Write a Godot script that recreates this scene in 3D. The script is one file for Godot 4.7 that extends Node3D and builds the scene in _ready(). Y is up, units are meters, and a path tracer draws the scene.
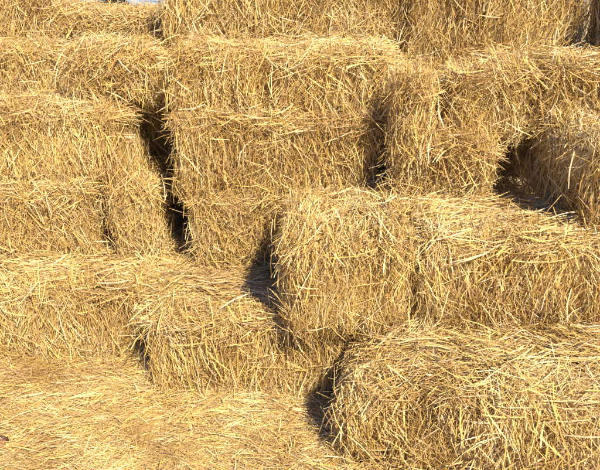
extends Node3D
# A stepped stack of small straw bales in afternoon sun. Metres, y up; the camera stands at the origin and looks towards -z.

const CAM_HEIGHT := 1.65
var straw_mat: StandardMaterial3D
var core_mat: StandardMaterial3D
var tufts := []      # small sheaves of four pieces, for the packed surface
var singles := []    # single bent stalks
var stalk_meshes: Array[ArrayMesh] = []
var lump := FastNoiseLite.new()       # lumps of the bale surfaces
var comb := FastNoiseLite.new()       # which way the stalks lie
var tone := FastNoiseLite.new()       # patches of paler and browner straw
var bales: Array[Dictionary] = []
var bale_count := 0
var total := 0

# straw colours, linear
const GOLD := [
	Color(0.43, 0.265, 0.095), Color(0.52, 0.335, 0.115), Color(0.57, 0.44, 0.25), Color(0.63, 0.43, 0.145), Color(0.68, 0.475, 0.165),
	Color(0.73, 0.512, 0.16), Color(0.71, 0.535, 0.26), Color(0.77, 0.553, 0.19), Color(0.79, 0.608, 0.29), Color(0.83, 0.675, 0.37)]


func _ready():
	# ---- camera, sky, sun, exposure ----
	var cam := Camera3D.new()
	cam.name = "camera"
	cam.fov = 42.78
	cam.near = 0.05
	cam.far = 1200.0
	cam.position = Vector3(0, CAM_HEIGHT, 0)
	cam.rotation_degrees.x = -20.97
	cam.current = true
	add_child(cam)
	var env := Environment.new()
	env.background_mode = Environment.BG_SKY
	var sm := ProceduralSkyMaterial.new()
	sm.sky_top_color = Color(0.22, 0.40, 0.72)
	sm.sky_horizon_color = Color(0.66, 0.75, 0.88)
	sm.sky_curve = 0.16
	sm.ground_bottom_color = Color(0.40, 0.34, 0.22)
	sm.ground_horizon_color = Color(0.60, 0.62, 0.60)
	sm.sky_energy_multiplier = 0.85
	var sky := Sky.new()
	sky.sky_material = sm
	env.sky = sky
	env.tonemap_mode = Environment.TONE_MAPPER_LINEAR
	env.tonemap_exposure = 2.28
	env.sdfgi_enabled = true
	env.ssao_enabled = true
	env.ssil_enabled = true
	var we := WorldEnvironment.new()
	we.name = "environment"
	we.environment = env
	add_child(we)
	var sun := DirectionalLight3D.new()
	sun.name = "sun"
	sun.light_energy = 1.4
	sun.light_color = Color(1.0, 0.95, 0.86)
	sun.light_angular_distance = 0.5
	sun.shadow_enabled = true
	add_child(sun)
	sun.look_at_from_position(Vector3(0.45, 0.88, 0.83), Vector3.ZERO)

	# ---- shared noise, materials, stalks ----
	lump.seed = 3; lump.frequency = 1.0; lump.fractal_octaves = 2
	comb.seed = 11; comb.frequency = 1.0; comb.fractal_octaves = 2
	tone.seed = 23; tone.frequency = 1.0; tone.fractal_octaves = 3
	make_materials()
	for k in 6:
		tufts.append(make_stalks(100 + k, 6, 0.105, 0.034, 0.010, true))
	for k in 8:
		singles.append(make_stalks(200 + k, 1, 0.14, 0.0, 0.0, false))

	make_ground()
	make_bales()
	make_tree()
	print("straw triangles ", total)


# ------------------------------------------------------------------ materials

func make_materials():
	straw_mat = StandardMaterial3D.new()
	straw_mat.resource_name = "straw"
	straw_mat.vertex_color_use_as_albedo = true
	straw_mat.roughness = 0.48
	straw_mat.metallic_specular = 0.45
	straw_mat.backlight_enabled = true
	straw_mat.backlight = Color(0.30, 0.26, 0.18)

	# matted straw of the cores: thousands of short strokes
	var n := 1024
	var im := Image.create(n, n, false, Image.FORMAT_RGB8)
	im.fill(GOLD[4].linear_to_srgb())
	var hi := Image.create(n, n, false, Image.FORMAT_RGB8)
	hi.fill(Color(0.1, 0.1, 0.1))
	var r := RandomNumberGenerator.new()
	r.seed = 5
	for k in 9000:
		var x := r.randf() * n
		var y := r.randf() * n
		var a := r.randfn(PI / 2, 0.5)
		var c: Color = GOLD[r.randi() % GOLD.size()]
		c = c.linear_to_srgb()
		var h := r.randf_range(0.25, 1.0)
		var wide := 2 + r.randi() % 3
		var dx := cos(a)
		var dy := sin(a)
		for s in r.randi_range(30, 110):
			for w in wide:
				var px := posmod(int(x + dx * s - dy * w), n)
				var py := posmod(int(y + dy * s + dx * w), n)
				im.set_pixel(px, py, c)
				hi.set_pixel(px, py, Color(h, h, h))
	core_mat = StandardMaterial3D.new()
	core_mat.resource_name = "matted straw"
	core_mat.albedo_texture = ImageTexture.create_from_image(im)
	core_mat.heightmap_enabled = true
	core_mat.heightmap_texture = ImageTexture.create_from_image(hi)
	core_mat.heightmap_scale = 0.5
	core_mat.roughness = 0.9
	core_mat.uv1_triplanar = true
	core_mat.uv1_scale = Vector3(1.6, 1.6, 1.6)


# ------------------------------------------------------------------ stalks

# A template: COUNT pieces of straw of about LENGTH metres lying along y, spread over SPREAD metres across (z) and THICK metres out (x).
# The first is a round stalk, the others are flattened blades when BLADES is set. c holds one array of colours for every straw tone.
func make_stalks(sd: int, count: int, length: float, spread: float, thick: float, blades: bool) -> Dictionary:
	var r := RandomNumberGenerator.new()
	r.seed = sd
	var v := PackedVector3Array()
	var nn := PackedVector3Array()
	var tints := PackedColorArray()
	var ix := PackedInt32Array()
	for k in count:
		var len := length * r.randf_range(0.7, 1.4)
		var round := k == 0 or not blades
		var rad := lerpf(0.0009, 0.0020, r.randf()) if round else lerpf(0.0009, 0.0028, pow(r.randf(), 1.9))
		var b := Basis()
		var off := Vector3.ZERO
		if count > 1:
			b = Basis.from_euler(Vector3(r.randfn(0, 0.30), r.randf() * TAU, r.randfn(0, 0.13)))
			off = Vector3(r.randfn(0, 1) * thick, r.randfn(0, 1) * spread * 1.2, r.randfn(0, 1) * spread)
		var bend := len * (r.randfn(0, 0.05) if count > 1 else r.randf_range(0.01, 0.12))
		var kink := r.randf_range(-0.3, 0.3)
		var kinked := len * r.randfn(0, 0.12)
		var shade := r.randf_range(0.76, 1.0)
		var tint := Color(shade, shade * r.randf_range(0.93, 1.0), shade * r.randf_range(0.78, 1.0))
		var twist := r.randfn(0, 0.9)
		var sides := 3 if round else 2
		var segs := 2
		var first := v.size()
		for s in segs + 1:
			var t := float(s) / segs - 0.5
			var x := bend * (1.0 - 4.0 * t * t) + kinked * maxf(0.0, t - kink)
			var c := Vector3(x, t * len, len * 0.025 * sin(t * 7.0 + k))
			var w := rad * (1.0 if s > 0 and s < segs else 0.7)
			for e in sides:
				var an := TAU * e / sides + 0.4 + twist * t
				var d := Vector3(cos(an), 0, sin(an))
				var nd := d if round else Vector3(-sin(an), 0, cos(an)) * (1 if e == 0 else -1)
				v.append(off + b * (c + d * w))
				nn.append((b * nd).normalized())
				tints.append(tint)
			if s < segs:
				for e in (3 if round else 1):
					var a0 := first + s * sides + e
					var a1 := first + s * sides + (e + 1) % sides
					ix.append_array([a0, a1, a0 + sides, a1, a1 + sides, a0 + sides])
	var c := []
	for g in GOLD:
		var pc := PackedColorArray()
		for t in tints:
			pc.append(Color(t.r * g.r, t.g * g.g, t.b * g.b))
		c.append(pc)
	return {"v": v, "n": nn, "c": c, "ix": ix}


# which tone: paler and browner patches, else chance
func straw_tone(r: RandomNumberGenerator, p: Vector3, shift := 0.0) -> int:
	var t := shift + tone.get_noise_3dv(p * 2.6) * 1.6 + tone.get_noise_3dv(p * 11.0) * 0.8 + r.randfn(0, 0.62)
	return clampi(int((t + 1.1) / 2.2 * GOLD.size()), 0, GOLD.size() - 1)


func mesh_of(a: Array, m: Material) -> ArrayMesh:
	var mesh := ArrayMesh.new()
	mesh.add_surface_from_arrays(Mesh.PRIMITIVE_TRIANGLES, a)
	mesh.surface_set_material(0, m)
	return mesh


# lays one piece of a template for every place and joins them into one part
func scatter(called: String, parent: Node3D, kinds: Array, places: Array, tones: Array) -> void:
	if places.is_empty():
		return
	var v := PackedVector3Array()
	var n := PackedVector3Array()
	var c := PackedColorArray()
	var ix := PackedInt32Array()
	var per: int = kinds[0].v.size()
	var base: PackedInt32Array = kinds[0].ix
	for i in places.size():
		var k: Dictionary = kinds[i % kinds.size()]
		var t: Transform3D = places[i]
		v.append_array(t * (k.v as PackedVector3Array))
		n.append_array(Transform3D(t.basis.orthonormalized(), Vector3.ZERO) * (k.n as PackedVector3Array))
		c.append_array(k.c[tones[i]])
		var o := i * per
		for q in base:
			ix.append(q + o)
	total += ix.size() / 3
	var a := []
	a.resize(Mesh.ARRAY_MAX)
	a[Mesh.ARRAY_VERTEX] = v
	a[Mesh.ARRAY_NORMAL] = n
	a[Mesh.ARRAY_COLOR] = c
	a[Mesh.ARRAY_INDEX] = ix
	var o := MeshInstance3D.new()
	o.name = called
	o.mesh = mesh_of(a, straw_mat)
	o.set_meta("kind", "stuff")
	parent.add_child(o, true)


# ------------------------------------------------------------------ bales

# the surface of a bale: P lies on its box (x along the bale, y up from its base, z out of its front); returns [place, normal]
func surf(b: Dictionary, p: Vector3, inset := 0.0) -> Array:
	var e := Vector3(b.l * 0.5 - b.r, b.h * 0.5 - b.r, b.w * 0.5 - b.r)
	var c := Vector3(0, b.h * 0.5, 0)
	var q := (p - c).clamp(-e, e)
	var n := (p - c - q).normalized()
	var at: Vector3 = c + q + n * (b.r - inset)
	var o: Vector3 = at * 2.6 + Vector3(b.id * 7.3, b.id * 3.1, 0)
	var d: float = b.amp * lump.get_noise_3dv(o) * 1.6 + b.amp * 0.55 * lump.get_noise_3dv(o * 3.3)
	if absf(n.y) < 0.99 or n.y > 0:
		for k in b.pinch:
			d -= k[1] * exp(-pow((at.x - k[0]) / k[2], 2.0))
	at += n * d
	# slump: the upper edge leans and sags a little
	var up: float = clampf(at.y / b.h, 0.0, 1.2)
	at.y += up * (b.sag * (at.x / b.l) + b.crown * (0.25 - pow(at.x / b.l, 2.0)) + b.mound * (1.0 - pow(minf(absf(2.0 * at.x / b.l), 1.0), 4.0)))
	at.z += up * up * b.lean
	if b.mound > 0.0 and n.y > 0.1:  # the top follows the mound's slope
		var q2: float = clampf(2.0 * at.x / b.l, -1.0, 1.0)
		n = (n + Vector3(n.y * up * b.mound * 8.0 / b.l * q2 * q2 * q2, 0, 0)).normalized()
	return [at, n]


func box_point(b: Dictionary, face: int, u: float, v: float) -> Vector3:
	var x: float = (u - 0.5) * b.l
	if face == 0: return Vector3(x, v * b.h, b.w * 0.5)
	if face == 1: return Vector3(x, b.h, (v - 0.5) * b.w)
	if face == 2: return Vector3(-b.l * 0.5, v * b.h, (u - 0.5) * b.w)
	if face == 3: return Vector3(b.l * 0.5, v * b.h, (u - 0.5) * b.w)
	if face == 4: return Vector3(x, v * b.h, -b.w * 0.5)
	return Vector3(x, 0, (v - 0.5) * b.w)


func core_mesh(b: Dictionary) -> ArrayMesh:
	var st := SurfaceTool.new()
	st.begin(Mesh.PRIMITIVE_TRIANGLES)
	for f in 6:
		var nu := 22 if f in [0, 1, 4, 5] else 12
		var nv := 12
		for i in nu:
			for j in nv:
				var q := []
				for k in [[0, 0], [1, 0], [1, 1], [0, 1]]:
					q.append(surf(b, box_point(b, f, float(i + k[0]) / nu, float(j + k[1]) / nv), b.inset))
				var mid: Vector3 = q[0][1] + q[2][1]
				var turned: bool = (q[1][0] - q[0][0]).cross(q[2][0] - q[0][0]).dot(mid) > 0
				for k in ([0, 2, 1, 0, 3, 2] if turned else [0, 1, 2, 0, 2, 3]):
					st.set_normal(q[k][1])
					st.add_vertex(q[k][0])
	return st.commit()


# one instance lying on the surface at P with normal N
func lie(r: RandomNumberGenerator, b: Dictionary, at: Vector3, n: Vector3, spread: float, tilt: float, stretch: float) -> Transform3D:
	var t: Vector3
	var o: Vector3 = at + Vector3(b.id * 5.7, 0, b.id * 2.3)
	var locks := comb.get_noise_3dv(o * 2.2) * 0.5 + comb.get_noise_3dv(o * 7.0) * 0.5
	if n.y > 0.62:
		t = Vector3(1, 0, 0) if b.l >= b.w else Vector3(0.75, 0, 0.66)
		spread *= 1.15
	else:
		t = Vector3(0, 1, 0)
	t = (t - n * t.dot(n)).normalized()
	var a := locks + r.randfn(0, spread)
	if r.randf() < 0.10:
		a = r.randf() * TAU
	t = t.rotated(n, a)
	var e := r.randfn(0, tilt)
	t = (t * cos(e) + n * sin(e)).normalized()
	if t.y > 0 and r.randf() < 0.5:
		t = -t
	var z := t.cross(n).normalized()
	z = z.rotated(t, r.randfn(0, 0.5))
	var x := t.cross(z).normalized()
	if x.dot(n) < 0:
		x = -x
		z = -z
	var s := stretch * r.randf_range(0.75, 1.3)
	return Transform3D(Basis(x * s, t * s, z * s), at)


func in_crease(b: Dictionary, x: float) -> bool:
	for k in b.pinch:
		if absf(x - k[0]) < k[2] * 0.7:
			return true
	return false


# inside another bale of the stack, where nothing can be seen
func buried(p: Vector3, id: int) -> bool:
	if absf(p.x) > 0.53 * -p.z + 0.16 and sin(p.x * 9173.0 + p.y * 3571.0) > -0.3:
		return true  # well past the frame: sparser
	for k in bales.size():
		if k != id - 1:
			var o: Dictionary = bales[k]
			if p.x > o.x0 + 0.05 and p.x < o.x1 - 0.05 and p.y > o.y0 - 0.04 and p.y < o.y1 - 0.03 and -p.z > o.d + 0.06 and -p.z < o.d + o.deep:
				return true
	return false


func make_bale(d: Dictionary) -> Node3D:
	var b := {"id": bale_count + 1, "r": 0.035, "amp": 0.022, "pinch": [], "sag": 0.0, "crown": 0.0, "mound": 0.0, "lean": 0.0, "inset": 0.02, "yaw": 0.0, "dens": 1.0, "loose": 1.0, "spread": 0.27, "faces": [1.0, 1.0, 0.7, 0.7, 0.05], "tone": 0.0, "fringe": 1.0, "stalks": 10}
	b.merge(d, true)
	var r := RandomNumberGenerator.new()
	r.seed = 1000 + bale_count * 17
	# x0..x1 across, y0..y1 up, d the distance of the front from the camera's foot, deep how far it runs back
	var along: bool = not d.get("end_on", false)
	b.l = ((b.x1 - b.x0) if along else b.deep) - 0.04
	b.w = (b.deep if along else (b.x1 - b.x0)) - 0.04
	b.h = b.y1 - b.y0 - 0.015
	var root := Node3D.new()
	root.name = "straw_bale" if bale_count == 0 else "straw_bale_%03d" % bale_count
	bale_count += 1
	add_child(root)
	root.position = Vector3((b.x0 + b.x1) * 0.5, b.y0, -b.d - b.deep * 0.5)
	root.rotation_degrees.y = b.yaw + (0.0 if along else 90.0)
	root.set_meta("label", d.label)
	root.set_meta("category", "straw bale")
	root.set_meta("group", "stacked straw bales")
	var core := MeshInstance3D.new()
	core.name = "core"
	core.mesh = core_mesh(b)
	core.material_override = core_mat
	root.add_child(core, true)
	var share: Array = b.faces
	if not along:  # given as front, top, left, right, back of the picture
		share = [share[3], share[1], share[4], share[0], share[2]]
		# turned by 90 degrees, local +x looks to -z and local +z to +x
		share = [share[0], share[1], share[3], share[2], share[4]]
	var places := []
	var colors := []
	var lp := []
	var lc := []
	var tall: float = b.h + b.mound * 0.9
	var area := [b.l * tall, b.l * b.w, b.w * b.h, b.w * b.h, b.l * tall]
	for f in 5:
		var many := int(area[f] * (3900.0 if f == 1 else 3400.0) * b.dens * share[f])
		for k in many:
			var s := surf(b, box_point(b, f, r.randf(), r.randf()))
			var at: Vector3 = s[0]
			var n: Vector3 = s[1]
			var hole := comb.get_noise_3dv(at * 9.0 + Vector3(b.id * 2.0, 5, 1))
			if f != 1 and hole > 0.22 and r.randf() < 0.75:
				continue
			if f == 0 and in_crease(b, at.x) and r.randf() < 0.85:
				continue
			at += n * r.randf_range(-0.022, 0.008)
			if buried(root.transform * at, b.id):
				continue
			places.append(lie(r, b, at, n, b.spread, 0.055 if f == 1 else 0.12, 0.7 if (f == 2 or f == 3) else 1.0))
			colors.append(straw_tone(r, at + root.position, b.tone))
		many = int(area[f] * (1300.0 if f == 1 else 1700.0) * b.loose * share[f])
		for k in many:
			var s := surf(b, box_point(b, f, r.randf(), r.randf()))
			var n: Vector3 = s[1]
			var at: Vector3 = s[0] + n * r.randf_range(-0.01, 0.014)
			if buried(root.transform * at, b.id):
				continue
			lp.append(lie(r, b, at, n, b.spread * 1.3, 0.10 if f == 1 else 0.18, r.randf_range(0.3, 1.2)))
			lc.append(straw_tone(r, at + root.position, b.tone))
	# fringe: stalks lying across the upper edges and hanging over
	for f in ([0, 2, 3]):
		var run: float = b.l if f == 0 else b.w
		for k in int(run * 260.0 * b.fringe * share[f]):
			var u := r.randf()
			var s := surf(b, box_point(b, f, u, r.randf_range(0.86, 1.0)))
			var out := Vector3(0, 0, 1) if f == 0 else Vector3(-1 if f == 2 else 1, 0, 0)
			var side := Vector3.UP.cross(out)
			var t := (out * r.randf_range(0.1, 0.6) + side * r.randfn(0, 0.75) - Vector3.UP * r.randf_range(0.15, 1.0)).normalized()
			var x := (Vector3.UP + out * 0.6)
			x = (x - t * x.dot(t)).normalized()
			var z := x.cross(t)
			var sc := r.randf_range(0.5, 1.1)
			lp.append(Transform3D(Basis(x * sc * r.randf_range(0.8, 1.6), t * sc, z * sc), s[0] + out * 0.004))
			lc.append(straw_tone(r, s[0] + root.position, b.tone))
	scatter("packed_straw", root, tufts, places, colors)
	scatter("loose_straw", root, singles, lp, lc)
	# the longest stalks, which can be followed one by one
	for k in b.stalks:
		var f := 0 if r.randf() < 0.6 else 1
		if not along and f == 0:
			f = 2
		var s := surf(b, box_point(b, f, r.randf(), r.randf()))
		var o := MeshInstance3D.new()
		o.name = "stalk"
		o.mesh = stalk_meshes[r.randi() % stalk_meshes.size()]
		o.transform = lie(r, b, s[0] + s[1] * 0.010, s[1], 0.7, 0.10, 1.35)
		root.add_child(o, true)
		o.material_override = stalk_mats[r.randi() % stalk_mats.size()]
	return root


var stalk_mats: Array[StandardMaterial3D] = []

func make_bales():
	for c in [Color(0.74, 0.58, 0.30), Color(0.68, 0.48, 0.18), Color(0.58, 0.38, 0.12)]:
		var m: StandardMaterial3D = straw_mat.duplicate()
		m.albedo_color = c.linear_to_srgb()
		stalk_mats.append(m)
	for k in singles:
		var pale := PackedColorArray()
		pale.resize(k.v.size())
		pale.fill(Color.WHITE)
		var a := []
		a.resize(Mesh.ARRAY_MAX)
		a[Mesh.ARRAY_VERTEX] = k.v
		a[Mesh.ARRAY_NORMAL] = k.n
		a[Mesh.ARRAY_COLOR] = pale
		a[Mesh.ARRAY_INDEX] = k.ix
		stalk_meshes.append(mesh_of(a, straw_mat))
	# bottom layer
	bales.append({"x0": -1.95, "x1": -0.72, "y0": 0.0, "y1": 0.41, "d": 2.55, "deep": 0.5, "spread": 0.18, "dens": 1.1,
		"label": "straw bale on the ground with long upright stalks hanging down its front"})
	bales.append({"x0": -0.66, "x1": 0.24, "y0": 0.0, "y1": 0.40, "d": 2.26, "deep": 0.80, "yaw": -2.0, "amp": 0.03,
		"label": "straw bale on the ground jutting out under the overhanging corner of another bale"})
	bales.append({"x0": 0.17, "x1": 1.60, "y0": 0.0, "y1": 0.31, "d": 1.66, "deep": 0.52, "yaw": -15.0, "amp": 0.035, "r": 0.09, "mound": 0.13, "spread": 0.46, "loose": 1.5, "fringe": 1.2, "stalks": 24, "dens": 1.25, "tone": 0.12,
		"label": "shaggy loosened straw bale lying on the ground in front of the whole stack"})
	# second layer
	bales.append({"x0": -2.2, "x1": -1.08, "y0": 0.41, "y1": 0.80, "d": 2.9, "deep": 0.5, "spread": 0.53,
		"label": "long straw bale of the second layer beside a narrow dark slot"})
	bales.append({"x0": -0.97, "x1": -0.735, "y0": 0.41, "y1": 0.79, "d": 2.9, "deep": 0.8, "end_on": true, "spread": 0.53, "faces": [1.0, 1.0, 0.7, 1.0, 0.1],
		"label": "narrow straw bale standing end-on between a slot and a wide dark gap"})
	bales.append({"x0": -0.53, "x1": 0.05, "y0": 0.41, "y1": 0.78, "d": 2.80, "deep": 0.5, "spread": 0.49,
		"label": "straw bale at the foot of the middle column, partly behind the overhanging bale"})
	bales.append({"x0": -0.05, "x1": 0.46, "y0": 0.40, "y1": 0.83, "tone": 0.2, "d": 2.11, "deep": 0.62, "end_on": true, "spread": 0.30, "r": 0.07, "fringe": 1.5, "loose": 1.6, "faces": [1.1, 1.0, 1.0, 0.4, 0.1],
		"label": "tall pale straw bale overhanging the jutting bale below it, its corner casting shadow"})
	bales.append({"x0": 0.47, "x1": 1.7, "y0": 0.40, "y1": 0.83, "d": 2.12, "deep": 0.48, "spread": 0.27, "fringe": 1.2,
		"label": "long straw bale behind the shaggy loosened one, carrying an end-on bale on its top"})
	# third layer
	bales.append({"x0": -2.1, "x1": -0.885, "y0": 0.80, "y1": 1.18, "d": 2.98, "deep": 0.5, "spread": 0.30,
		"label": "straw bale ending at the wide dark gap, its flat top showing as a pale ledge"})
	bales.append({"x0": -0.60, "x1": 0.37, "y0": 0.78, "y1": 1.17, "d": 2.80, "deep": 0.5, "spread": 0.38,
		"label": "straw bale in the middle column, with one bale above and one below"})
	bales.append({"x0": 0.41, "x1": 0.87, "y0": 0.83, "y1": 1.09, "tone": -0.1, "d": 2.60, "deep": 0.5, "spread": 0.61, "amp": 0.03,
		"label": "flattened tousled straw bale squeezed under the bale with the broken flake"})
	bales.append({"x0": 1.09, "x1": 1.53, "tone": 0.05, "y0": 0.83, "y1": 1.19, "d": 2.12, "deep": 0.72, "end_on": true, "spread": 0.46, "faces": [1.0, 1.0, 0.8, 0.5, 0.1], "fringe": 0.8, "r": 0.06,
		"label": "end-on straw bale set on a bale top, its shaded flank throwing a dark shadow"})
	# fourth layer
	bales.append({"x0": -2.5, "x1": -1.335, "y0": 1.18, "y1": 1.44, "d": 3.32, "deep": 0.5, "spread": 0.38,
		"label": "thin straw bale on the pale ledge beside the tousled rounded bale"})
	bales.append({"x0": -1.20, "x1": -0.70, "y0": 1.18, "y1": 1.46, "tone": 0.12, "d": 3.08, "deep": 0.5, "spread": 0.61, "r": 0.11, "amp": 0.035, "fringe": 2.0,
		"label": "tousled rounded straw bale on the pale ledge above the wide dark gap"})
	bales.append({"x0": -0.60, "x1": 0.42, "y0": 1.17, "y1": 1.46, "d": 2.86, "deep": 0.55, "spread": 0.46, "pinch": [[-0.05, 0.08, 0.035]],
		"label": "straw bale on top of the middle column with a creased front"})
	bales.append({"x0": 0.41, "x1": 0.575, "y0": 1.0, "y1": 1.36, "tone": 0.35, "r": 0.06, "d": 2.56, "deep": 0.45, "end_on": true, "spread": 0.23, "fringe": 0.6, "loose": 0.6,
		"label": "upright pale flake of straw split off a bale, standing by a deep dark crease"})
	bales.append({"x0": 0.665, "x1": 1.04, "y0": 1.08, "y1": 1.385, "d": 2.70, "deep": 0.55, "spread": 0.53, "amp": 0.03, "sag": 0.04,
		"label": "tangled straw bale from which an upright flake has split off"})
	bales.append({"x0": 1.07, "x1": 1.75, "y0": 1.16, "y1": 1.42, "d": 2.66, "deep": 0.75, "spread": 0.46,
		"label": "straw bale behind the end-on bale, next to the tangled bale"})
	# top layer
	bales.append({"x0": -2.65, "x1": -1.48, "faces": [1.0, 0.35, 0.5, 0.5, 0.05], "y0": 1.42, "y1": 1.72, "d": 3.7, "deep": 0.5, "spread": 0.38,
		"label": "top straw bale behind the thin bale"})
	bales.append({"x0": -1.46, "x1": -0.80, "y0": 1.42, "y1": 1.62, "d": 3.66, "deep": 0.5, "spread": 0.53, "r": 0.07, "sag": -0.045, "tone": -0.3,
		"label": "low top straw bale with a sliver of sky above it"})
	bales.append({"x0": -0.73, "x1": 0.58, "faces": [1.0, 0.35, 0.5, 0.5, 0.05], "y0": 1.46, "y1": 1.82, "d": 3.35, "deep": 0.5, "spread": 0.46,
		"label": "long top straw bale behind the middle column"})
	bales.append({"x0": 0.57, "x1": 1.47, "faces": [1.0, 0.35, 0.5, 0.5, 0.05], "y0": 1.38, "y1": 1.82, "d": 3.25, "deep": 0.5, "spread": 0.30,
		"label": "top straw bale behind the split flake, with upright combed stalks"})
	bales.append({"x0": 1.52, "x1": 1.98, "y0": 1.41, "y1": 1.80, "d": 2.82, "deep": 0.6, "end_on": true, "dens": 0.7,
		"label": "end-on top straw bale beyond the dark corner gap"})
	# bales deep in the stack that close its gaps
	bales.append({"x0": 0.05, "x1": 1.1, "y0": 0.40, "y1": 0.82, "d": 2.66, "deep": 0.5, "dens": 0.6, "faces": [0.2, 1.0, 0.3, 0.2, 0.05], "stalks": 0,
		"label": "straw bale under the flattened tousled one, mostly hidden behind the long bale"})
	bales.append({"x0": 0.80, "x1": 1.6, "y0": 0.82, "y1": 1.16, "d": 2.90, "deep": 0.5, "dens": 0.8, "faces": [1.0, 0.3, 0.6, 0.1, 0.05], "stalks": 0,
		"label": "straw bale deep in the shadow between the flattened bale and the end-on bale"})
	bales.append({"x0": -1.25, "x1": -0.15, "y0": 0.0, "y1": 0.41, "d": 3.08, "deep": 0.5, "dens": 0.6, "faces": [0.3, 1.0, 0.1, 0.1, 0.1], "stalks": 0,
		"label": "straw bale on the ground at the bottom of the wide dark gap"})
	bales.append({"x0": -1.2, "x1": -0.2, "y0": 0.41, "y1": 0.80, "d": 3.42, "deep": 0.5, "dens": 0.6, "faces": [1.0, 0.3, 0.2, 0.2, 0.1], "stalks": 0,
		"label": "straw bale deep inside the wide dark gap, lower one"})
	bales.append({"x0": -1.2, "x1": -0.2, "y0": 0.80, "y1": 1.18, "d": 3.46, "deep": 0.5, "dens": 0.6, "faces": [1.0, 0.3, 0.2, 0.2, 0.1], "stalks": 0,
		"label": "straw bale deep inside the wide dark gap, upper one"})
	bales.append({"x0": -0.1, "x1": 0.9, "y0": 0.80, "y1": 1.40, "d": 3.25, "deep": 0.5, "dens": 0.6, "faces": [1.0, 0.3, 0.2, 0.2, 0.1], "stalks": 0,
		"label": "straw bale deep between the middle column and the split flake"})
	for d in bales:
		make_bale(d)


# ------------------------------------------------------------------ ground

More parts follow.
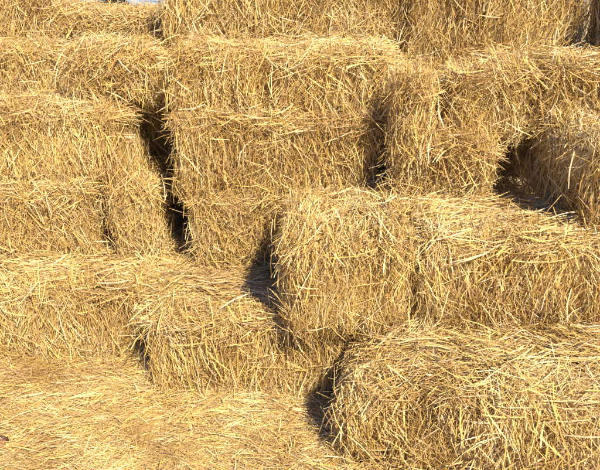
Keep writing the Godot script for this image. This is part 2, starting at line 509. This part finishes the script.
func make_ground():
	var tex := NoiseTexture2D.new()
	tex.width = 512
	tex.height = 512
	tex.seamless = true
	var fn := FastNoiseLite.new()
	fn.seed = 8
	fn.frequency = 0.02
	fn.fractal_octaves = 5
	tex.noise = fn
	var g := Gradient.new()
	g.set_color(0, Color(0.50, 0.36, 0.15).linear_to_srgb())
	g.set_color(1, Color(0.66, 0.47, 0.18).linear_to_srgb())
	tex.color_ramp = g
	var m := StandardMaterial3D.new()
	m.resource_name = "stubble field"
	m.albedo_texture = tex
	m.uv1_triplanar = true
	m.uv1_world_triplanar = true
	m.uv1_scale = Vector3(0.7, 0.7, 0.7)
	m.roughness = 0.95
	var pm := PlaneMesh.new()
	pm.size = Vector2(1600, 1600)
	var o := MeshInstance3D.new()
	o.name = "ground"
	o.mesh = pm
	o.material_override = m
	o.set_meta("kind", "structure")
	o.set_meta("label", "dry stubble ground under the straw")
	o.set_meta("category", "ground")
	add_child(o)

	# trampled straw in front of the stack
	var bed := Node3D.new()
	bed.name = "trampled_straw"
	bed.set_meta("kind", "stuff")
	bed.set_meta("label", "trampled loose straw covering the ground in front of the bales")
	bed.set_meta("category", "straw")
	add_child(bed)
	var r := RandomNumberGenerator.new()
	r.seed = 77
	var st := SurfaceTool.new()
	st.begin(Mesh.PRIMITIVE_TRIANGLES)
	var nx := 110
	var nz := 60
	for i in nx + 1:
		for j in nz + 1:
			var x := -2.4 + 4.8 * i / nx
			var z := -0.6 - 2.7 * j / nz
			st.set_normal(Vector3.UP)
			st.add_vertex(Vector3(x, bed_height(x, z) - 0.02, z))
	for i in nx:
		for j in nz:
			var a := i * (nz + 1) + j
			for k in [a, a + nz + 1, a + 1, a + 1, a + nz + 1, a + nz + 2]:
				st.add_index(k)
	st.generate_normals()
	var sheet := MeshInstance3D.new()
	sheet.name = "matted_layer"
	sheet.mesh = st.commit()
	sheet.material_override = core_mat
	sheet.set_meta("kind", "stuff")
	bed.add_child(sheet, true)
	var places := []
	var colors := []
	var lp := []
	var lc := []
	for k in 27000:
		var x := r.randf_range(-2.1, 2.1)
		var z := -r.randf_range(1.15, 2.95)
		if x > 0.4 and z < -1.95:
			continue
		var p := Vector3(x, bed_height(x, z) + r.randf_range(-0.020, 0.008), z)
		var a := comb.get_noise_3dv(p * 1.6) * 0.8 + comb.get_noise_3dv(p * 5.0) * 0.6 + r.randfn(0, 0.75)
		var t := Vector3(cos(a), r.randfn(0, 0.10), sin(a)).normalized()
		var zz := t.cross(Vector3.UP).normalized()
		var xx := t.cross(zz)
		var s := r.randf_range(0.35, 1.15)
		if k % 4 == 0:
			lp.append(Transform3D(Basis(xx * s * 0.5, t * s * 0.8, zz * s), p + Vector3(0, 0.006, 0)))
			lc.append(straw_tone(r, p))
		else:
			places.append(Transform3D(Basis(xx * s * 0.7, t * s, zz * s), p))
			colors.append(straw_tone(r, p))
	scatter("flattened_straw", bed, tufts, places, colors)
	scatter("loose_straw", bed, singles, lp, lc)

	# a lump of reddish clay
	var q := SphereMesh.new()
	q.radius = 0.022
	q.height = 0.026
	q.radial_segments = 20
	q.rings = 10
	var md := MeshDataTool.new()
	var am := ArrayMesh.new()
	am.add_surface_from_arrays(Mesh.PRIMITIVE_TRIANGLES, q.get_mesh_arrays())
	md.create_from_surface(am, 0)
	for i in md.get_vertex_count():
		var v := md.get_vertex(i)
		md.set_vertex(i, v * (1.0 + 0.6 * lump.get_noise_3dv(v * 40.0)))
	am.clear_surfaces()
	md.commit_to_surface(am)
	var clod := MeshInstance3D.new()
	clod.name = "clay_lump"
	clod.mesh = am
	var cm := StandardMaterial3D.new()
	cm.albedo_color = Color(0.30, 0.13, 0.07).linear_to_srgb()
	cm.roughness = 0.9
	var ct := NoiseTexture2D.new()
	ct.width = 128
	ct.height = 128
	ct.noise = fn
	var cg := Gradient.new()
	cg.set_color(0, Color(0.55, 0.5, 0.5))
	cm.albedo_texture = ct
	ct.color_ramp = cg
	cm.uv1_triplanar = true
	cm.uv1_scale = Vector3(12, 12, 12)
	clod.material_override = cm
	clod.position = Vector3(-1.165, bed_height(-1.14, -1.90) + 0.022, -1.90)
	clod.set_meta("label", "small reddish brown lump half buried in the trampled straw")
	clod.set_meta("category", "clay lump")
	add_child(clod)


func bed_height(x: float, z: float) -> float:
	return 0.03 + 0.022 * lump.get_noise_2d(x * 1.7 + 40.0, z * 1.7) + 0.020 * lump.get_noise_2d(x * 7.0, z * 7.0)


# ------------------------------------------------------------------ tree behind the stack

func make_tree():
	var root := Node3D.new()
	root.name = "tree"
	root.position = Vector3(-4.85, 0, -17.0)
	root.set_meta("label", "green tree far behind the low top bale, only its leaves showing")
	root.set_meta("category", "tree")
	add_child(root)
	var bark := StandardMaterial3D.new()
	bark.albedo_color = Color(0.09, 0.065, 0.045).linear_to_srgb()
	bark.roughness = 0.95
	var st := SurfaceTool.new()
	st.begin(Mesh.PRIMITIVE_TRIANGLES)
	var r := RandomNumberGenerator.new()
	r.seed = 9
	limb(st, Vector3.ZERO, Vector3(0.05, 1.0, 0), 0.09, 0.06)
	var tips := []
	for k in 7:
		var a := TAU * k / 7.0
		var tip := Vector3(cos(a) * 0.45, 1.25 + 0.25 * (k % 3), sin(a) * 0.45)
		limb(st, Vector3(0.05, 0.75 + 0.04 * k, 0), tip, 0.035, 0.012)
		tips.append(tip)
	var trunk := MeshInstance3D.new()
	trunk.name = "trunk"
	trunk.mesh = st.commit()
	trunk.material_override = bark
	root.add_child(trunk, true)
	var lm := StandardMaterial3D.new()
	lm.vertex_color_use_as_albedo = true
	lm.roughness = 0.6
	lm.backlight_enabled = true
	lm.backlight = Color(0.3, 0.4, 0.1)
	var leaf := SurfaceTool.new()
	leaf.begin(Mesh.PRIMITIVE_TRIANGLES)
	for p in [[0, 0, 0], [0.012, 0.03, 0.004], [0, 0.07, 0], [0, 0, 0], [0, 0.07, 0], [-0.012, 0.03, 0.004]]:
		leaf.set_color(Color(1, 1, 1))
		leaf.set_normal(Vector3(0, 0, 1))
		leaf.add_vertex(Vector3(p[0], p[1], p[2]))
	var leaf_mesh := leaf.commit()
	leaf_mesh.surface_set_material(0, lm)
	var mm := MultiMesh.new()
	mm.transform_format = MultiMesh.TRANSFORM_3D
	mm.use_colors = true
	mm.mesh = leaf_mesh
	var places := []
	var colors := []
	for k in 5000:
		var tip: Vector3 = tips[k % tips.size()]
		var p := tip + Vector3(r.randfn(0, 0.16), r.randfn(0, 0.13), r.randfn(0, 0.16))
		if p.y > 1.95:
			continue
		places.append(Transform3D(Basis.from_euler(Vector3(r.randf() * TAU, r.randf() * TAU, r.randf() * TAU)), p))
		var g := r.randf_range(0.7, 1.3)
		colors.append(Color(0.07 * g, 0.12 * g, 0.03 * g))
	mm.instance_count = places.size()
	for i in places.size():
		mm.set_instance_transform(i, places[i])
		mm.set_instance_color(i, colors[i])
	var crown := MultiMeshInstance3D.new()
	crown.name = "crown"
	crown.multimesh = mm
	crown.set_meta("kind", "stuff")
	root.add_child(crown, true)


func limb(st: SurfaceTool, a: Vector3, b: Vector3, ra: float, rb: float):
	var y := (b - a).normalized()
	var x := y.cross(Vector3(0.3, 0.1, 0.9)).normalized()
	var z := x.cross(y)
	for k in 8:
		var d0 := x * cos(TAU * k / 8) + z * sin(TAU * k / 8)
		var d1 := x * cos(TAU * (k + 1) / 8) + z * sin(TAU * (k + 1) / 8)
		for q in [[a, d0, ra], [b, d0, rb], [b, d1, rb], [a, d0, ra], [b, d1, rb], [a, d1, ra]]:
			st.set_normal(q[1])
			st.add_vertex(q[0] + q[1] * q[2])
